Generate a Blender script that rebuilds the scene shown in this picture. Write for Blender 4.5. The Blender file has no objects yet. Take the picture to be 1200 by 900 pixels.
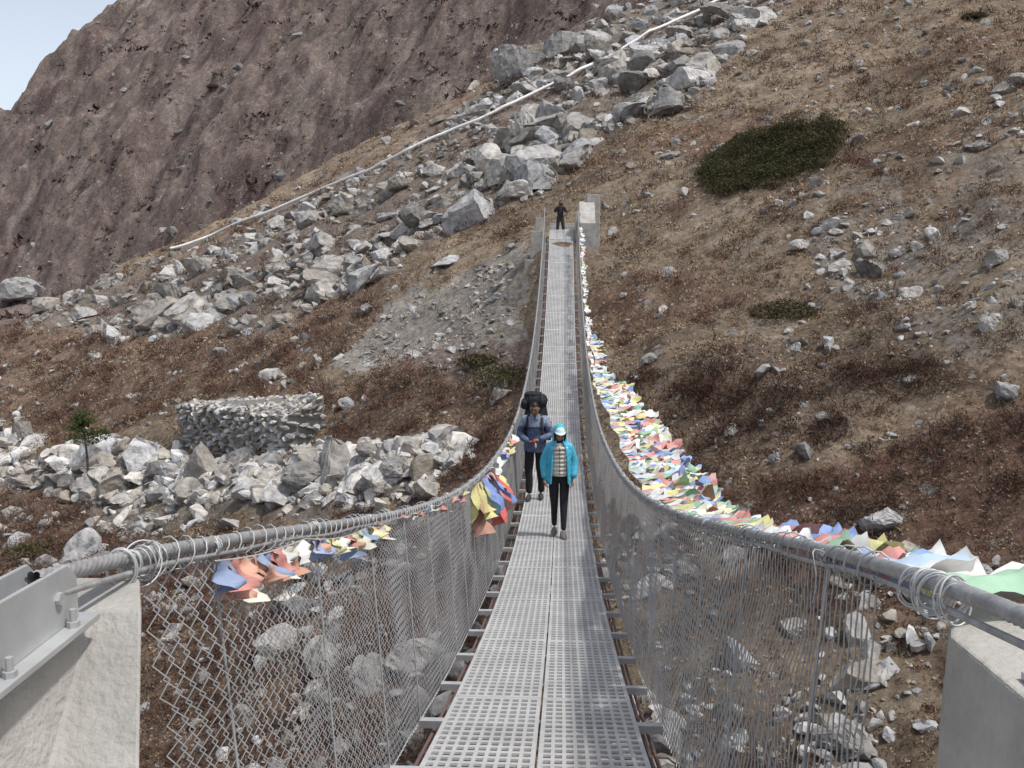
import bpy, math, numpy as np, random, bmesh
from mathutils import Vector, Matrix, Euler
random.seed(7); rng=np.random.default_rng(7)
S=bpy.context.scene
S.view_settings.view_transform='Standard'; S.view_settings.look='None'; S.view_settings.exposure=0
PITCH=math.radians(8.06); YAW=math.radians(2.86)
# ---------------------------------------------------------------- camera
cd=bpy.data.cameras.new("camera"); cam=bpy.data.objects.new("camera",cd); S.collection.objects.link(cam)
cd.sensor_width=36; cd.lens=36; cd.clip_start=0.05; cd.clip_end=5000
cam.rotation_euler=(math.pi/2-PITCH,0,YAW); S.camera=cam
RM=np.array(Euler(cam.rotation_euler).to_matrix())
def project(P):
    L=P@RM
    d=np.maximum(-L[:,2],1e-3)
    return 600+1200*L[:,0]/d, 450-1200*L[:,1]/d, -L[:,2]
def ray(px,py):
    v=RM@np.array([(px-600)/1200,(450-py)/1200,-1.0]); return v/v[1]
# ---------------------------------------------------------------- noise
def _h(ix,iy,s):
    n=(ix.astype(np.int64)*374761393+iy.astype(np.int64)*668265263+s*1274126177)&0xffffffff
    n=((n^(n>>13))*1274126177)&0xffffffff
    return ((n^(n>>16))&0xffffff)/float(0xffffff)
def pn(x,y,s=0):
    ix=np.floor(x);iy=np.floor(y);fx=x-ix;fy=y-iy
    u=fx*fx*fx*(fx*(fx*6-15)+10);v=fy*fy*fy*(fy*(fy*6-15)+10)
    def g(a,b):
        an=_h(ix+a,iy+b,s)*2*np.pi
        return np.cos(an)*(fx-a)+np.sin(an)*(fy-b)
    return ((g(0,0)*(1-u)+g(1,0)*u)*(1-v)+(g(0,1)*(1-u)+g(1,1)*u)*v)*1.5
def fbm(x,y,s=0,o=4):
    r=0;a=1;t=0
    for i in range(o):
        r=r+a*pn(x*2**i,y*2**i,s+i*17);t+=a;a*=.5
    return r/t*1.4
def smax(a,b,k):
    h=np.clip(.5+.5*(a-b)/k,0,1); return b*(1-h)+a*h+k*h*(1-h)
def sstep(a,b,x):
    t=np.clip((x-a)/(b-a),0,1); return t*t*(3-2*t)
def H(X,Y):
    X=np.asarray(X,float);Y=np.asarray(Y,float)
    sp=np.log1p(np.exp(np.clip(-X/3,-30,30)))*3
    g=.30*X-.16*sp+.3
    A=-16.5+.33*Y+g
    yr=112+.22*X
    A=A-.75*np.maximum(Y-yr,0)-.03*np.maximum(-X-60,0)
    nb=1.5*fbm(X/26+3,Y/26,1,3)+.6*fbm(X/7,Y/7,5,3)
    B=-1.9-1.15*np.maximum(Y-2.3,0)-.2*np.maximum(np.abs(X)-8,0)
    A=smax(A,np.full_like(A,-15.)+.0*X,5)
    A=A+nb*sstep(6,14,Y)
    A=A+.24*fbm(X/1.8,Y/1.8,9,4)*sstep(5,10,Y)
    F=1.1*(Y-130)+.87*X
    F=F-2.2*np.maximum(Y-300,0)
    F=np.minimum(F,260+.1*X)
    rd=1-np.abs(fbm(X/90+Y/200+2,Y/120,21,3))*2
    F=F+4*rd+7*fbm(X/34,Y/26,33,5)+3.0*fbm(X/8,Y/6,37,4)-6
    F=np.maximum(F,-200)
    Z=smax(A,B,1.2)
    Z=smax(Z,F,6)*sstep(70,100,Y)+Z*(1-sstep(70,100,Y))
    w=np.exp(-((X+.1)/2.2)**2)*sstep(43.5,45.5,Y)*(1-sstep(49,54,Y))
    Z=Z*(1-w)+(-.12)*w
    zd=-4.56+.00753*(Y-21.4)**2
    wc=np.exp(-((X+.1)/2.5)**4)*sstep(20,28,Y)*(1-sstep(44,45,Y))
    Z=Z-np.maximum(Z-(zd-.75),0)*wc
    return Z
def hit(px,py):
    v=ray(px,py); d=np.concatenate([np.linspace(4,140,2500),np.linspace(140,420,1500)])
    z=H(v[0]*d,d); m=z>=v[2]*d
    i=int(np.argmax(m)) if m.any() else len(d)-1
    return np.array([v[0]*d[i],d[i],z[i]])
def inpoly(x,y,P):
    c=np.zeros(x.shape,bool);n=len(P)
    for i in range(n):
        x1,y1=P[i];x2,y2=P[(i+1)%n]
        if y1==y2: continue
        k=((y1>y)!=(y2>y))&(x<(x2-x1)*(y-y1)/(y2-y1)+x1); c^=k
    return c
# ---------------------------------------------------------------- mesh helpers
def mkmesh(name,V,F,col=None,mats=(),smooth=False,parent=None,mi=None):
    V=np.asarray(V,np.float32);F=np.asarray(F,np.int32);k=F.shape[1];m=len(F)
    me=bpy.data.meshes.new(name)
    me.vertices.add(len(V));me.vertices.foreach_set('co',V.ravel())
    me.loops.add(m*k);me.loops.foreach_set('vertex_index',F.ravel())
    me.polygons.add(m);me.polygons.foreach_set('loop_start',np.arange(0,m*k,k,dtype=np.int32))
    try: me.polygons.foreach_set('loop_total',np.full(m,k,np.int32))
    except Exception: pass
    me.polygons.foreach_set('use_smooth',np.full(m,bool(smooth)))
    for mt in mats: me.materials.append(mt)
    if mi is not None: me.polygons.foreach_set('material_index',np.asarray(mi,np.int32))
    if col is not None:
        a=me.color_attributes.new('Col','FLOAT_COLOR','POINT')
        c=np.ones((len(V),4),np.float32);c[:,:3]=col;a.data.foreach_set('color',c.ravel())
    me.update(calc_edges=True)
    o=bpy.data.objects.new(name,me);S.collection.objects.link(o)
    if parent: o.parent=parent
    return o
class Acc:
    def __init__(s): s.V=[];s.F=[];s.C=[];s.n=0
    def add(s,V,F,c=None):
        V=np.asarray(V,float);s.V.append(V);s.F.append(np.asarray(F)+s.n);s.n+=len(V)
        if c is not None: s.C.append(np.broadcast_to(np.asarray(c,float),(len(V),3)))
    def build(s,name,mats,smooth=False,parent=None):
        return mkmesh(name,np.concatenate(s.V),np.concatenate(s.F),np.concatenate(s.C) if s.C else None,mats,smooth,parent)
def tube(P,r,n=6,lobes=0,twist=0,lamp=.16):
    P=np.asarray(P,float);m=len(P)
    T=np.gradient(P,axis=0);T/=np.linalg.norm(T,axis=1)[:,None]+1e-9
    up=np.array([0,0,1.]) if abs(T[:,2]).mean()<.8 else np.array([1.,0,0])
    A=np.cross(T,up);A/=np.linalg.norm(A,axis=1)[:,None]+1e-9;B=np.cross(A,T)
    th=np.arange(n)/n*2*np.pi
    r=np.broadcast_to(np.asarray(r,float),(m,))
    R=r[:,None]*np.ones(n)
    if lobes:
        s=np.concatenate([[0],np.cumsum(np.linalg.norm(np.diff(P,axis=0),axis=1))])
        R=R*(1-lamp+lamp*2*np.abs(np.cos(lobes/2*(th[None]-twist*s[:,None])))**.7)
    V=P[:,None]+R[:,:,None]*(np.cos(th)[None,:,None]*A[:,None]+np.sin(th)[None,:,None]*B[:,None])
    i=np.arange(m-1)[:,None]*n;j=np.arange(n)[None];k=(j+1)%n
    F=np.stack([i+j,i+k,i+n+k,i+n+j],-1).reshape(-1,4)
    return V.reshape(-1,3),F
def boxv(x0,x1,y0,y1,z0,z1):
    V=np.array([(x,y,z) for z in(z0,z1) for y in(y0,y1) for x in(x0,x1)],float)
    F=np.array([(0,2,3,1),(4,5,7,6),(0,1,5,4),(2,6,7,3),(0,4,6,2),(1,3,7,5)])
    return V,F
def empty(name,loc=(0,0,0)):
    e=bpy.data.objects.new(name,None);e.location=loc;S.collection.objects.link(e);return e
# ---------------------------------------------------------------- materials
def mat(name,col=(.5,.5,.5),rough=.8,metal=0,vc=False,nscale=0,namt=.3,bump=0,bscale=20,spec=.3):
    m=bpy.data.materials.new(name);m.use_nodes=True;nt=m.node_tree;b=nt.nodes['Principled BSDF']
    b.inputs['Roughness'].default_value=rough;b.inputs['Metallic'].default_value=metal
    b.inputs['Specular IOR Level'].default_value=spec
    tc=nt.nodes.new('ShaderNodeTexCoord')
    if vc:
        a=nt.nodes.new('ShaderNodeAttribute');a.attribute_name='Col';src=a.outputs['Color']
    else:
        a=nt.nodes.new('ShaderNodeRGB');a.outputs[0].default_value=(*col,1);src=a.outputs[0]
    if nscale:
        n=nt.nodes.new('ShaderNodeTexNoise');n.inputs['Scale'].default_value=nscale;n.inputs['Detail'].default_value=6
        n.inputs['Roughness'].default_value=.65
        nt.links.new(tc.outputs['Object'],n.inputs['Vector'])
        mr=nt.nodes.new('ShaderNodeMapRange');mr.inputs[1].default_value=.3;mr.inputs[2].default_value=.7
        mr.inputs[3].default_value=1-namt;mr.inputs[4].default_value=1+namt
        nt.links.new(n.outputs[0],mr.inputs[0])
        vm=nt.nodes.new('ShaderNodeVectorMath');vm.operation='SCALE'
        nt.links.new(src,vm.inputs[0]);nt.links.new(mr.outputs[0],vm.inputs['Scale']);src=vm.outputs[0]
    nt.links.new(src,b.inputs['Base Color'])
    if bump:
        n=nt.nodes.new('ShaderNodeTexNoise');n.inputs['Scale'].default_value=bscale;n.inputs['Detail'].default_value=5
        nt.links.new(tc.outputs['Object'],n.inputs['Vector'])
        bp=nt.nodes.new('ShaderNodeBump');bp.inputs['Strength'].default_value=1;bp.inputs['Distance'].default_value=bump
        nt.links.new(n.outputs[0],bp.inputs['Height']);nt.links.new(bp.outputs[0],b.inputs['Normal'])
    return m
def terrain_mat():
    m=bpy.data.materials.new('hillside');m.use_nodes=True;nt=m.node_tree;b=nt.nodes['Principled BSDF']
    L=nt.links.new
    b.inputs['Roughness'].default_value=.95;b.inputs['Specular IOR Level'].default_value=.1
    tc=nt.nodes.new('ShaderNodeTexCoord');at=nt.nodes.new('ShaderNodeAttribute');at.attribute_name='Col'
    def noise(sc,de=8,ro=.7):
        n=nt.nodes.new('ShaderNodeTexNoise');n.inputs['Scale'].default_value=sc;n.inputs['Detail'].default_value=de;n.inputs['Roughness'].default_value=ro
        L(tc.outputs['Object'],n.inputs['Vector']);return n.outputs[0]
    def mr(s,a,bb,c,d):
        n=nt.nodes.new('ShaderNodeMapRange');L(s,n.inputs[0])
        for i,v in enumerate((a,bb,c,d)): n.inputs[i+1].default_value=v
        return n.outputs[0]
    def mul(a,bb):
        n=nt.nodes.new('ShaderNodeMath');n.operation='MULTIPLY';L(a,n.inputs[0]);L(bb,n.inputs[1]);return n.outputs[0]
    n1=noise(.9,12,.8);n2=noise(5,8,.75);n3=noise(.12,6,.6)
    f=mul(mul(mr(n1,.32,.68,.45,1.55),mr(n2,.32,.68,.55,1.45)),mr(n3,.35,.65,.85,1.15))
    vm=nt.nodes.new('ShaderNodeVectorMath');vm.operation='SCALE';L(at.outputs['Color'],vm.inputs[0]);L(f,vm.inputs['Scale'])
    src=vm.outputs[0]
    for sc,th,gcol in((7,.60,.38),(3.2,.76,.40),(1.3,.86,.36)):
        vo=nt.nodes.new('ShaderNodeTexVoronoi');vo.inputs['Scale'].default_value=sc
        L(tc.outputs['Object'],vo.inputs['Vector'])
        d=mr(vo.outputs['Distance'],.34,.26,0,1)
        sx=nt.nodes.new('ShaderNodeSeparateColor');L(vo.outputs['Color'],sx.inputs[0])
        k=mul(d,mr(sx.outputs[0],th,th+.02,0,1))
        k=mul(k,mr(noise(.35,4,.6),.43,.55,0.1,1))
        mx=nt.nodes.new('ShaderNodeMix');mx.data_type='RGBA';L(k,mx.inputs[0]);L(src,mx.inputs[6]);mx.inputs[7].default_value=(gcol,gcol*.96,gcol*.9,1)
        src=mx.outputs[2]
    L(src,b.inputs['Base Color'])
    bp=nt.nodes.new('ShaderNodeBump');bp.inputs['Distance'].default_value=.5;bp.inputs['Strength'].default_value=1
    L(n1,bp.inputs['Height'])
    bp2=nt.nodes.new('ShaderNodeBump');bp2.inputs['Distance'].default_value=.10;L(n2,bp2.inputs['Height']);L(bp.outputs[0],bp2.inputs['Normal'])
    L(bp2.outputs[0],b.inputs['Normal'])
    return m
M_ter=terrain_mat()
M_rock=mat('rock',vc=True,rough=.9,nscale=2.2,namt=.45,bump=.10,bscale=3.5,spec=.15)
M_twig=mat('twigs',vc=True,rough=.95,spec=.05)
M_steel=mat('galvanised_steel',(.46,.47,.47),.5,.35,nscale=7,namt=.16)
M_deck=mat('deck_steel',(.52,.52,.51),.5,.2,nscale=2.5,namt=.18)
M_wire=mat('fence_wire',(.46,.46,.46),.5,.3)
M_cable=mat('cable_steel',(.36,.36,.36),.5,.35,nscale=30,namt=.3)
M_dark=mat('dark_cable',(.16,.11,.10),.7,.1)
M_conc=mat('concrete',(.38,.365,.335),.9,0,nscale=3.5,namt=.28,bump=.006,bscale=70)
M_flag=mat('flag_cloth',vc=True,rough=.85,nscale=9,namt=.2)
M_pipe=mat('white_pipe',(.78,.77,.74),.6,0,nscale=1.5,namt=.15)
# ---------------------------------------------------------------- regions
BF_UP=[(150,318),(300,262),(430,195),(560,110),(590,40),(680,-30),(950,-30),(810,110),(700,170),(600,235),(480,300),(380,345),(300,385),(150,400),(-60,370),(-60,320)]
BF_LOW=[(-60,480),(60,520),(130,512),(250,540),(400,515),(520,515),(560,545),(500,580),(380,610),(250,600),(180,625),(110,600),(30,570),(-60,560)]
SCREE=[(395,425),(470,355),(590,285),(625,300),(618,425),(560,440),(470,432)]
PR=[(930,250),(1030,200),(1150,150),(1260,120),(1260,420),(1050,420),(960,330)]
SH_R=[(735,450),(850,405),(1080,385),(1110,450),(960,520),(900,545),(750,560)]
SH_R2=[(830,590),(1000,540),(1240,470),(1240,720),(900,660)]
SH_L=[(380,470),(480,425),(625,395),(610,560),(520,600),(400,560)]
SH_LL=[(-60,555),(60,575),(120,610),(190,640),(400,615),(560,590),(600,950),(-60,950)]
MID_L=[(-60,380),(150,400),(300,385),(400,350),(470,355),(395,425),(380,470),(230,470),(120,510),(-60,480)]
JUN=[(822,207),(835,188),(860,176),(900,160),(945,146),(980,147),(988,170),(975,190),(940,205),(900,222),(850,228),(828,222)]
def warp(X,Y,px,py,a=28):
    return px+a*fbm(X/5+9,Y/5,71,3), py+a*.7*fbm(X/5-4,Y/5,77,3)
def ter_color(X,Y,Z,px,py):
    wx,wy=warp(X,Y,px,py)
    n1=fbm(X/9,Y/9,91,4);n2=fbm(X/2.5,Y/2.5,95,4)
    c=np.empty((len(X),3));c[:]=(.31,.24,.172)
    def mix(c,k,col): k=np.clip(k,0,1)[:,None]; return c*(1-k)+np.array(col)*k
    c=mix(c,sstep(.05,.5,n1),(.235,.155,.11));c=mix(c,sstep(.15,.55,n2)*.7,(.155,.105,.08));c=mix(c,sstep(.2,.6,-n2)*.6,(.40,.33,.25))
    c=mix(c,inpoly(wx,wy,MID_L)*.65,(.215,.137,.10))
    c=mix(c,inpoly(wx,wy,BF_UP)*.8,(.24,.20,.17))
    c=mix(c,inpoly(wx,wy,SCREE)*.85,(.40,.365,.325))
    c=mix(c,inpoly(wx,wy,PR)*(n2>-.1)*.5,(.34,.31,.275))
    c=mix(c,inpoly(wx,wy,SH_R)*.45,(.16,.11,.085))
    for P in(SH_R2,SH_L,SH_LL): c=mix(c,inpoly(wx,wy,P)*.65,(.165,.10,.076))
    c=mix(c,inpoly(wx,wy,BF_LOW)*.6,(.27,.25,.22))
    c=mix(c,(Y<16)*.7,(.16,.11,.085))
    k=sstep(118,124,Y)
    fc=np.empty_like(c);fc[:]=(.20,.155,.132)  # far hill tones, lightened so the colour itself carries the haze
    fc=mix(fc,sstep(-.15,.35,fbm(X/30+5,Y/20,111,4)),(.14,.100,.088))
    fc=mix(fc,sstep(.05,.5,fbm(X/14,Y/10,117,4))*.8,(.26,.215,.18))
    fc=mix(fc,sstep(.1,.35,fbm(X/5,Y/3.5,121,4))*.7,(.10,.076,.067))
    c=c*(1-k[:,None])+fc*k[:,None]
    return c
# ---------------------------------------------------------------- terrain sheet
rr=np.concatenate([[0.0],np.geomspace(1.5,118,500),np.geomspace(118.6,330,300),np.geomspace(333,800,30)])
az=np.concatenate([np.linspace(-180,-36,50)[:-1],np.linspace(-36,31,800),np.linspace(31,180,50)[1:-1]])
az=np.radians(az);na=len(az)
R,A=np.meshgrid(rr,az,indexing='ij')
X=(R*np.sin(A)).ravel();Y=(R*np.cos(A)).ravel();Z=H(X,Y)
P=np.stack([X,Y,Z],1);px,py,dd=project(P)
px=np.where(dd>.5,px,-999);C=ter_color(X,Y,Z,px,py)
i=np.arange(len(rr)-1)[:,None]*na;j=np.arange(na)[None];k=(j+1)%na
F=np.stack([i+j,i+na+j,i+na+k,i+k],-1).reshape(-1,4)[:,::-1]
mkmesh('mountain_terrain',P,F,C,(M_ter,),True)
# ---------------------------------------------------------------- rocks
def ico(sub):
    bm=bmesh.new();bmesh.ops.create_icosphere(bm,subdivisions=sub,radius=1)
    V=np.array([v.co[:] for v in bm.verts]);F=np.array([[v.index for v in f.verts] for f in bm.faces]);bm.free();return V,F
def rock(sub,seed):
    r=np.random.default_rng(seed);V,F=ico(sub);V=V.copy()
    for _ in range(9):
        n=r.normal(size=3);n/=np.linalg.norm(n);d=r.uniform(.28,.7)
        e=np.maximum(V@n-d,0);V-=e[:,None]*n
    V+=r.normal(size=V.shape)*.025
    V/=np.abs(V).max(0)
    return V,F
RB=[rock(4,s) for s in range(10)];RS=[rock(2,50+s) for s in range(14)]
def rotm(n):
    a=rng.uniform(0,2*np.pi,n);c,s=np.cos(a),np.sin(a);t=rng.normal(0,.35,n);u=rng.normal(0,.35,n)
    Rz=np.zeros((n,3,3));Rz[:,0,0]=c;Rz[:,0,1]=-s;Rz[:,1,0]=s;Rz[:,1,1]=c;Rz[:,2,2]=1
    Rx=np.zeros((n,3,3));Rx[:,0,0]=1;Rx[:,1,1]=np.cos(t);Rx[:,1,2]=-np.sin(t);Rx[:,2,1]=np.sin(t);Rx[:,2,2]=np.cos(t)
    Ry=np.zeros((n,3,3));Ry[:,1,1]=1;Ry[:,0,0]=np.cos(u);Ry[:,0,2]=np.sin(u);Ry[:,2,0]=-np.sin(u);Ry[:,2,2]=np.cos(u)
    return Rx@Ry@Rz
def place(acc,lib,pos,size,col,flat=.7):
    n=len(pos);Rm=rotm(n);idx=rng.integers(0,len(lib),n)
    sc=np.stack([size*rng.uniform(.7,1.4,n),size*rng.uniform(.7,1.2,n),size*rng.uniform(.5,1.0,n)*flat/.7],1)
    for q in range(len(lib)):
        m=idx==q
        if not m.any(): continue
        V,F=lib[q];W=np.einsum('nij,nkj->nki',Rm[m],V[None]*sc[m][:,None])+pos[m][:,None]
        nn=W.shape[0];nv=len(V)
        FF=(F[None]+(np.arange(nn)*nv)[:,None,None]).reshape(-1,3)
        acc.add(W.reshape(-1,3),FF,np.repeat(col[m],nv,0))
def sample(n,r0,r1,a0=-34,a1=29):
    r=np.exp(rng.uniform(np.log(r0),np.log(r1),n));a=np.radians(rng.uniform(a0,a1,n))
    X=r*np.sin(a);Y=r*np.cos(a);Z=H(X,Y);P=np.stack([X,Y,Z],1);px,py,d=project(P)
    wx,wy=warp(X,Y,px,py);return P,wx,wy,d,px,py
def rockcol(n):
    g=rng.uniform(.23,.43,n)*rng.choice([1,.72],n,p=[.65,.35]);w=rng.uniform(.0,.035,n)
    return np.stack([g+w,g+.2*w,g-w*.9],1)
pp=[hit(x,y) for x,y in [(200,298),(250,280),(300,260),(360,234),(430,206),(475,184),(520,162),(560,146),(590,132),(635,110),(680,90),(720,68),(760,45),(820,15),(860,-4)]]
pp=np.array(pp);t=np.linspace(0,len(pp)-1,120);pp=np.stack([np.interp(t,np.arange(len(pp)),pp[:,i]) for i in range(3)],1)
acc=Acc()
P,wx,wy,d,px,py=sample(85000,9,135)
clus=np.clip(fbm(P[:,0]/4,P[:,1]/4,201,3)*1.8+.5,.05,1.3)
pr=np.full(len(P),.06)*clus
up=inpoly(wx,wy,BF_UP);lo=inpoly(wx,wy,BF_LOW);scr=inpoly(wx,wy,SCREE)
pr=np.where(up,.36*clus+.05,pr);pr=np.where(lo,.75,pr)
pr=np.where(inpoly(wx,wy,PR),.34*clus,pr);pr=np.where(scr,.38,pr)
pr=np.where((px>700)&(py<250)&~up,.13*clus,pr)
pr=np.where(inpoly(wx,wy,MID_L),.2*clus,pr)
pr=np.where((py>590),.20*clus,pr)
pr=np.where((np.abs(P[:,0]+.1)<2.0)&(P[:,1]>26)&(P[:,1]<56),0,pr)
keep=(rng.uniform(size=len(P))<pr)&~inpoly(px,py,JUN)
P=P[keep];up=up[keep];lo=lo[keep];scr=scr[keep];qx=px[keep];qy=py[keep];n=len(P)
sz=.05+rng.exponential(.085,n);sz=np.where(up,.12+rng.exponential(.19,n)*(1+.8*(qx>540)),sz);sz=np.where(lo,.12+rng.exponential(.14,n),sz)
sz=np.where((qy>590)&~lo,sz*1.6,sz)
sz=np.where(scr,.05+rng.exponential(.05,n),sz)
sz=np.minimum(sz,1.5)*np.clip(P[:,1]/38,.35,1.25)
yp=np.interp(P[:,0],pp[:,0],pp[:,1]);near=(P[:,0]>pp[0,0]-2)&(P[:,0]<pp[-1,0]+2)&(P[:,1]>yp-5)&(P[:,1]<yp+1)
sz=np.where(near,np.minimum(sz,.45),sz)
col=rockcol(n);col=np.where(lo[:,None],col*1.3,col)
pos=P.copy();pos[:,2]+=sz*.1
big=sz>.6
place(acc,RS,pos[~big],sz[~big],col[~big]);place(acc,[rock(3,s) for s in range(80,90)],pos[big],sz[big],col[big])
P,wx,wy,d,px,py=sample(16000,125,330)
o=fbm(P[:,0]/16,P[:,1]/12,231,3)
keep=(rng.uniform(size=len(P))<np.clip(o*1.2,.05,.8)*.35);P=P[keep];n=len(P)
sz=np.minimum(.3+rng.exponential(.4,n),1.5);P[:,2]+=.1*sz
place(acc,RS,P,sz,rockcol(n)*.75)
acc.build('boulder_field',(M_rock,))
KB=[(620,150,48,62),(603,78,52,56),(590,75,30,50),(655,45,30,26),(195,360,68,38),(22,342,66,34),(488,258,44,42),(1016,312,46,34),(432,532,40,30),(470,550,50,28),
    (350,560,60,40),(150,540,50,30),(205,555,40,26),(20,505,30,28),(645,135,40,40),(940,289,30,16),(1163,375,26,32),(1165,302,34,22),(560,210,60,22),(520,235,40,22),(840,15,50,26),(880,20,56,30),(720,80,50,28),
    (690,105,40,22),(1040,608,60,36),(970,492,30,20),(1195,95,30,20),(330,315,34,26),(280,330,40,24),(400,245,30,20),(1000,870,90,60),(490,780,80,50),(930,740,40,26),(340,640,50,26),(700,60,40,30),(760,60,46,26),(800,40,40,26),(660,95,34,28),(560,180,40,26),(470,215,36,20),(1150,170,34,18),(1180,460,40,28)]
for (bx,by,w,h) in KB:
    p=hit(bx,by+h*.35);dep=float(project(p[None])[2][0]);a=Acc()
    V,F=RB[rng.integers(0,10)];an=rng.uniform(0,6.28)
    c,s=math.cos(an),math.sin(an);V=V@np.array([[c,-s,0],[s,c,0],[0,0,1]]).T
    rx=w/1200*dep/2*1.05;rz=h/1200*dep/2*1.2
    V=V*np.array([rx,rx*.8,rz]);cc=rockcol(1)[0]*1.0
    a.add(V+p+np.array([0,rx*.3,rz*.4]),F,cc);a.build('boulder',(M_rock,))
# ---------------------------------------------------------------- shrubs and grass
def fuzz(P,rad,ht,nn,ln,wid,colA,colB):
    n=len(P);N=n*nn;b=np.repeat(P,nn,0);rd=np.repeat(rad,nn);hh=np.repeat(ht,nn)
    v=rng.normal(size=(N,3));v/=np.linalg.norm(v,axis=1)[:,None];v[:,2]=np.abs(v[:,2])
    q=rng.uniform(.25,1,N)**.6
    lump=1+.3*np.sin(np.repeat(rng.uniform(0,6,n),nn)+np.arctan2(v[:,1],v[:,0])*3)
    c=b+v*q[:,None]*np.stack([rd*lump,rd*lump,hh*lump],1)
    dr=v*.7+rng.normal(size=(N,3))*.7+np.array([0,0,.35]);dr/=np.linalg.norm(dr,axis=1)[:,None]
    s=np.cross(dr,rng.normal(size=(N,3)));s/=np.linalg.norm(s,axis=1)[:,None]+1e-9
    l=np.repeat(ln,nn)*rng.uniform(.5,1.3,N);w=np.repeat(wid,nn)*rng.uniform(.6,1.3,N)
    V=np.stack([c-dr*l[:,None]*.5-s*w[:,None],c-dr*l[:,None]*.5+s*w[:,None],c+dr*l[:,None]*.5],1).reshape(-1,3)
    t=np.repeat(rng.uniform(0,1,n),nn)[:,None];cc=np.array(colA)*(1-t)+np.array(colB)*t
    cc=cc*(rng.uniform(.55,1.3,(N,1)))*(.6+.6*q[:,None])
    return V,np.arange(3*N).reshape(-1,3),np.repeat(cc,3,0)
P,wx,wy,d,px,py=sample(80000,8,125)
cl=fbm(P[:,0]/2.6,P[:,1]/2.6,301,3)
pr=np.where(cl>.1,.09,.02)
pr=np.where(inpoly(wx,wy,SH_R),np.where(cl>.02,.60,.07),pr)
pr=np.where(inpoly(wx,wy,SH_L),np.where(cl>-.05,.34,.06),pr)
pr=np.where(inpoly(wx,wy,SH_R2),np.where(cl>-.0,.42,.08),pr)
pr=np.where(inpoly(wx,wy,SH_LL),np.where(cl>-.15,.38,.08),pr);pr=np.where(inpoly(wx,wy,MID_L),np.where(cl>-.05,.30,.06),pr)
pr=np.where(inpoly(wx,wy,BF_UP),.07,pr);pr=np.where(inpoly(wx,wy,SCREE),.01,pr);pr=np.where(inpoly(wx,wy,BF_LOW),.03,pr);pr=np.where(P[:,1]<12,.05,pr)
pr=np.where((np.abs(P[:,0]+.1)<2.0)&(P[:,1]>30)&(P[:,1]<56),0,pr)
keep=rng.uniform(size=len(P))<pr;P=P[keep];wx=wx[keep];wy=wy[keep];n=len(P)
ht=np.clip(P[:,1]/34,.4,1.5)*rng.uniform(.15,.52,n)*np.where(inpoly(wx,wy,SH_R)|inpoly(wx,wy,SH_R2),1.35,1)
V,F,Cc=fuzz(P,ht*1.15,ht,64,ht*.42+.03,.004+P[:,1]*.00028,(.145,.076,.056),(.10,.076,.058))
dk=np.repeat(inpoly(wx,wy,SH_R),64*3);Cc[dk]*=.75
mkmesh('dry_shrubs',V,F,Cc,(M_twig,))
P,wx,wy,d,px,py=sample(40000,120,320)
keep=rng.uniform(size=len(P))<np.clip(fbm(P[:,0]/14,P[:,1]/10,311,3)+.3,.05,1)*.4;P=P[keep];n=len(P)
ht=.3+rng.exponential(.28,n);V,F,Cc=fuzz(P,ht*1.6,ht,14,ht*.8,ht*.3,(.075,.055,.047),(.105,.078,.063));mkmesh('distant_shrubs',V,F,Cc,(M_twig,))
P,wx,wy,d,px,py=sample(190000,8,125)
pr=np.where(fbm(P[:,0]/2.2,P[:,1]/2.2,331,3)>0,.50,.15)
pr=np.where(inpoly(wx,wy,BF_UP)|inpoly(wx,wy,SCREE)|inpoly(wx,wy,BF_LOW),.06,pr)
pr=np.where((np.abs(P[:,0]+.1)<1.2)&(P[:,1]>42)&(P[:,1]<52),0,pr)
keep=rng.uniform(size=len(P))<pr;P=P[keep];n=len(P)
ht=np.clip(P[:,1]/40,.4,1.6)*rng.uniform(.06,.17,n)
V,F,Cc=fuzz(P,ht*1.4,ht,7,ht*1.0,.006+P[:,1]*.0005,(.20,.125,.085),(.40,.325,.22))
mkmesh('grass_tufts',V,F,Cc,(M_twig,))
def leafclump(pts,rad,nl,size,ca,cb):
    n=len(pts);N=n*nl;b=np.repeat(pts,nl,0);r=np.repeat(rad,nl)
    v=rng.normal(size=(N,3));v/=np.linalg.norm(v,axis=1)[:,None];v[:,2]=np.abs(v[:,2])*.8
    c=b+v*(r*rng.uniform(.5,1,N)**.5)[:,None]
    u=rng.normal(size=(N,3));u/=np.linalg.norm(u,axis=1)[:,None];w=np.cross(u,rng.normal(size=(N,3)));w/=np.linalg.norm(w,axis=1)[:,None]
    s=size*rng.uniform(.5,1.2,N)[:,None]
    V=np.stack([c-u*s,c+w*s*.5,c+u*s],1).reshape(-1,3)
    t=rng.uniform(0,1,(N,1));col=np.array(ca)*(1-t)+np.array(cb)*t
    return V,np.arange(3*N).reshape(-1,3),np.repeat(col,3,0)
c0=hit(905,190)
q=rng.uniform(-1,1,(60000,2))*np.array([9,11])+c0[:2];z=H(q[:,0],q[:,1]);Q=np.stack([q[:,0],q[:,1],z],1)
px,py,d=project(Q);m=inpoly(px+8*fbm(q[:,0],q[:,1],7,3),py+10*fbm(q[:,0]*1.3,q[:,1]*1.3,8,3),JUN);Q=Q[m][:1400]
Q[:,2]+=.12+.45*fbm(Q[:,0]/1.3,Q[:,1]/1.3,12,2)
V,F,Cc=leafclump(Q,np.full(len(Q),.42),60,.07,(.030,.033,.016),(.11,.10,.052));mkmesh('juniper_bush',V,F,Cc,(M_twig,))
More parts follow.
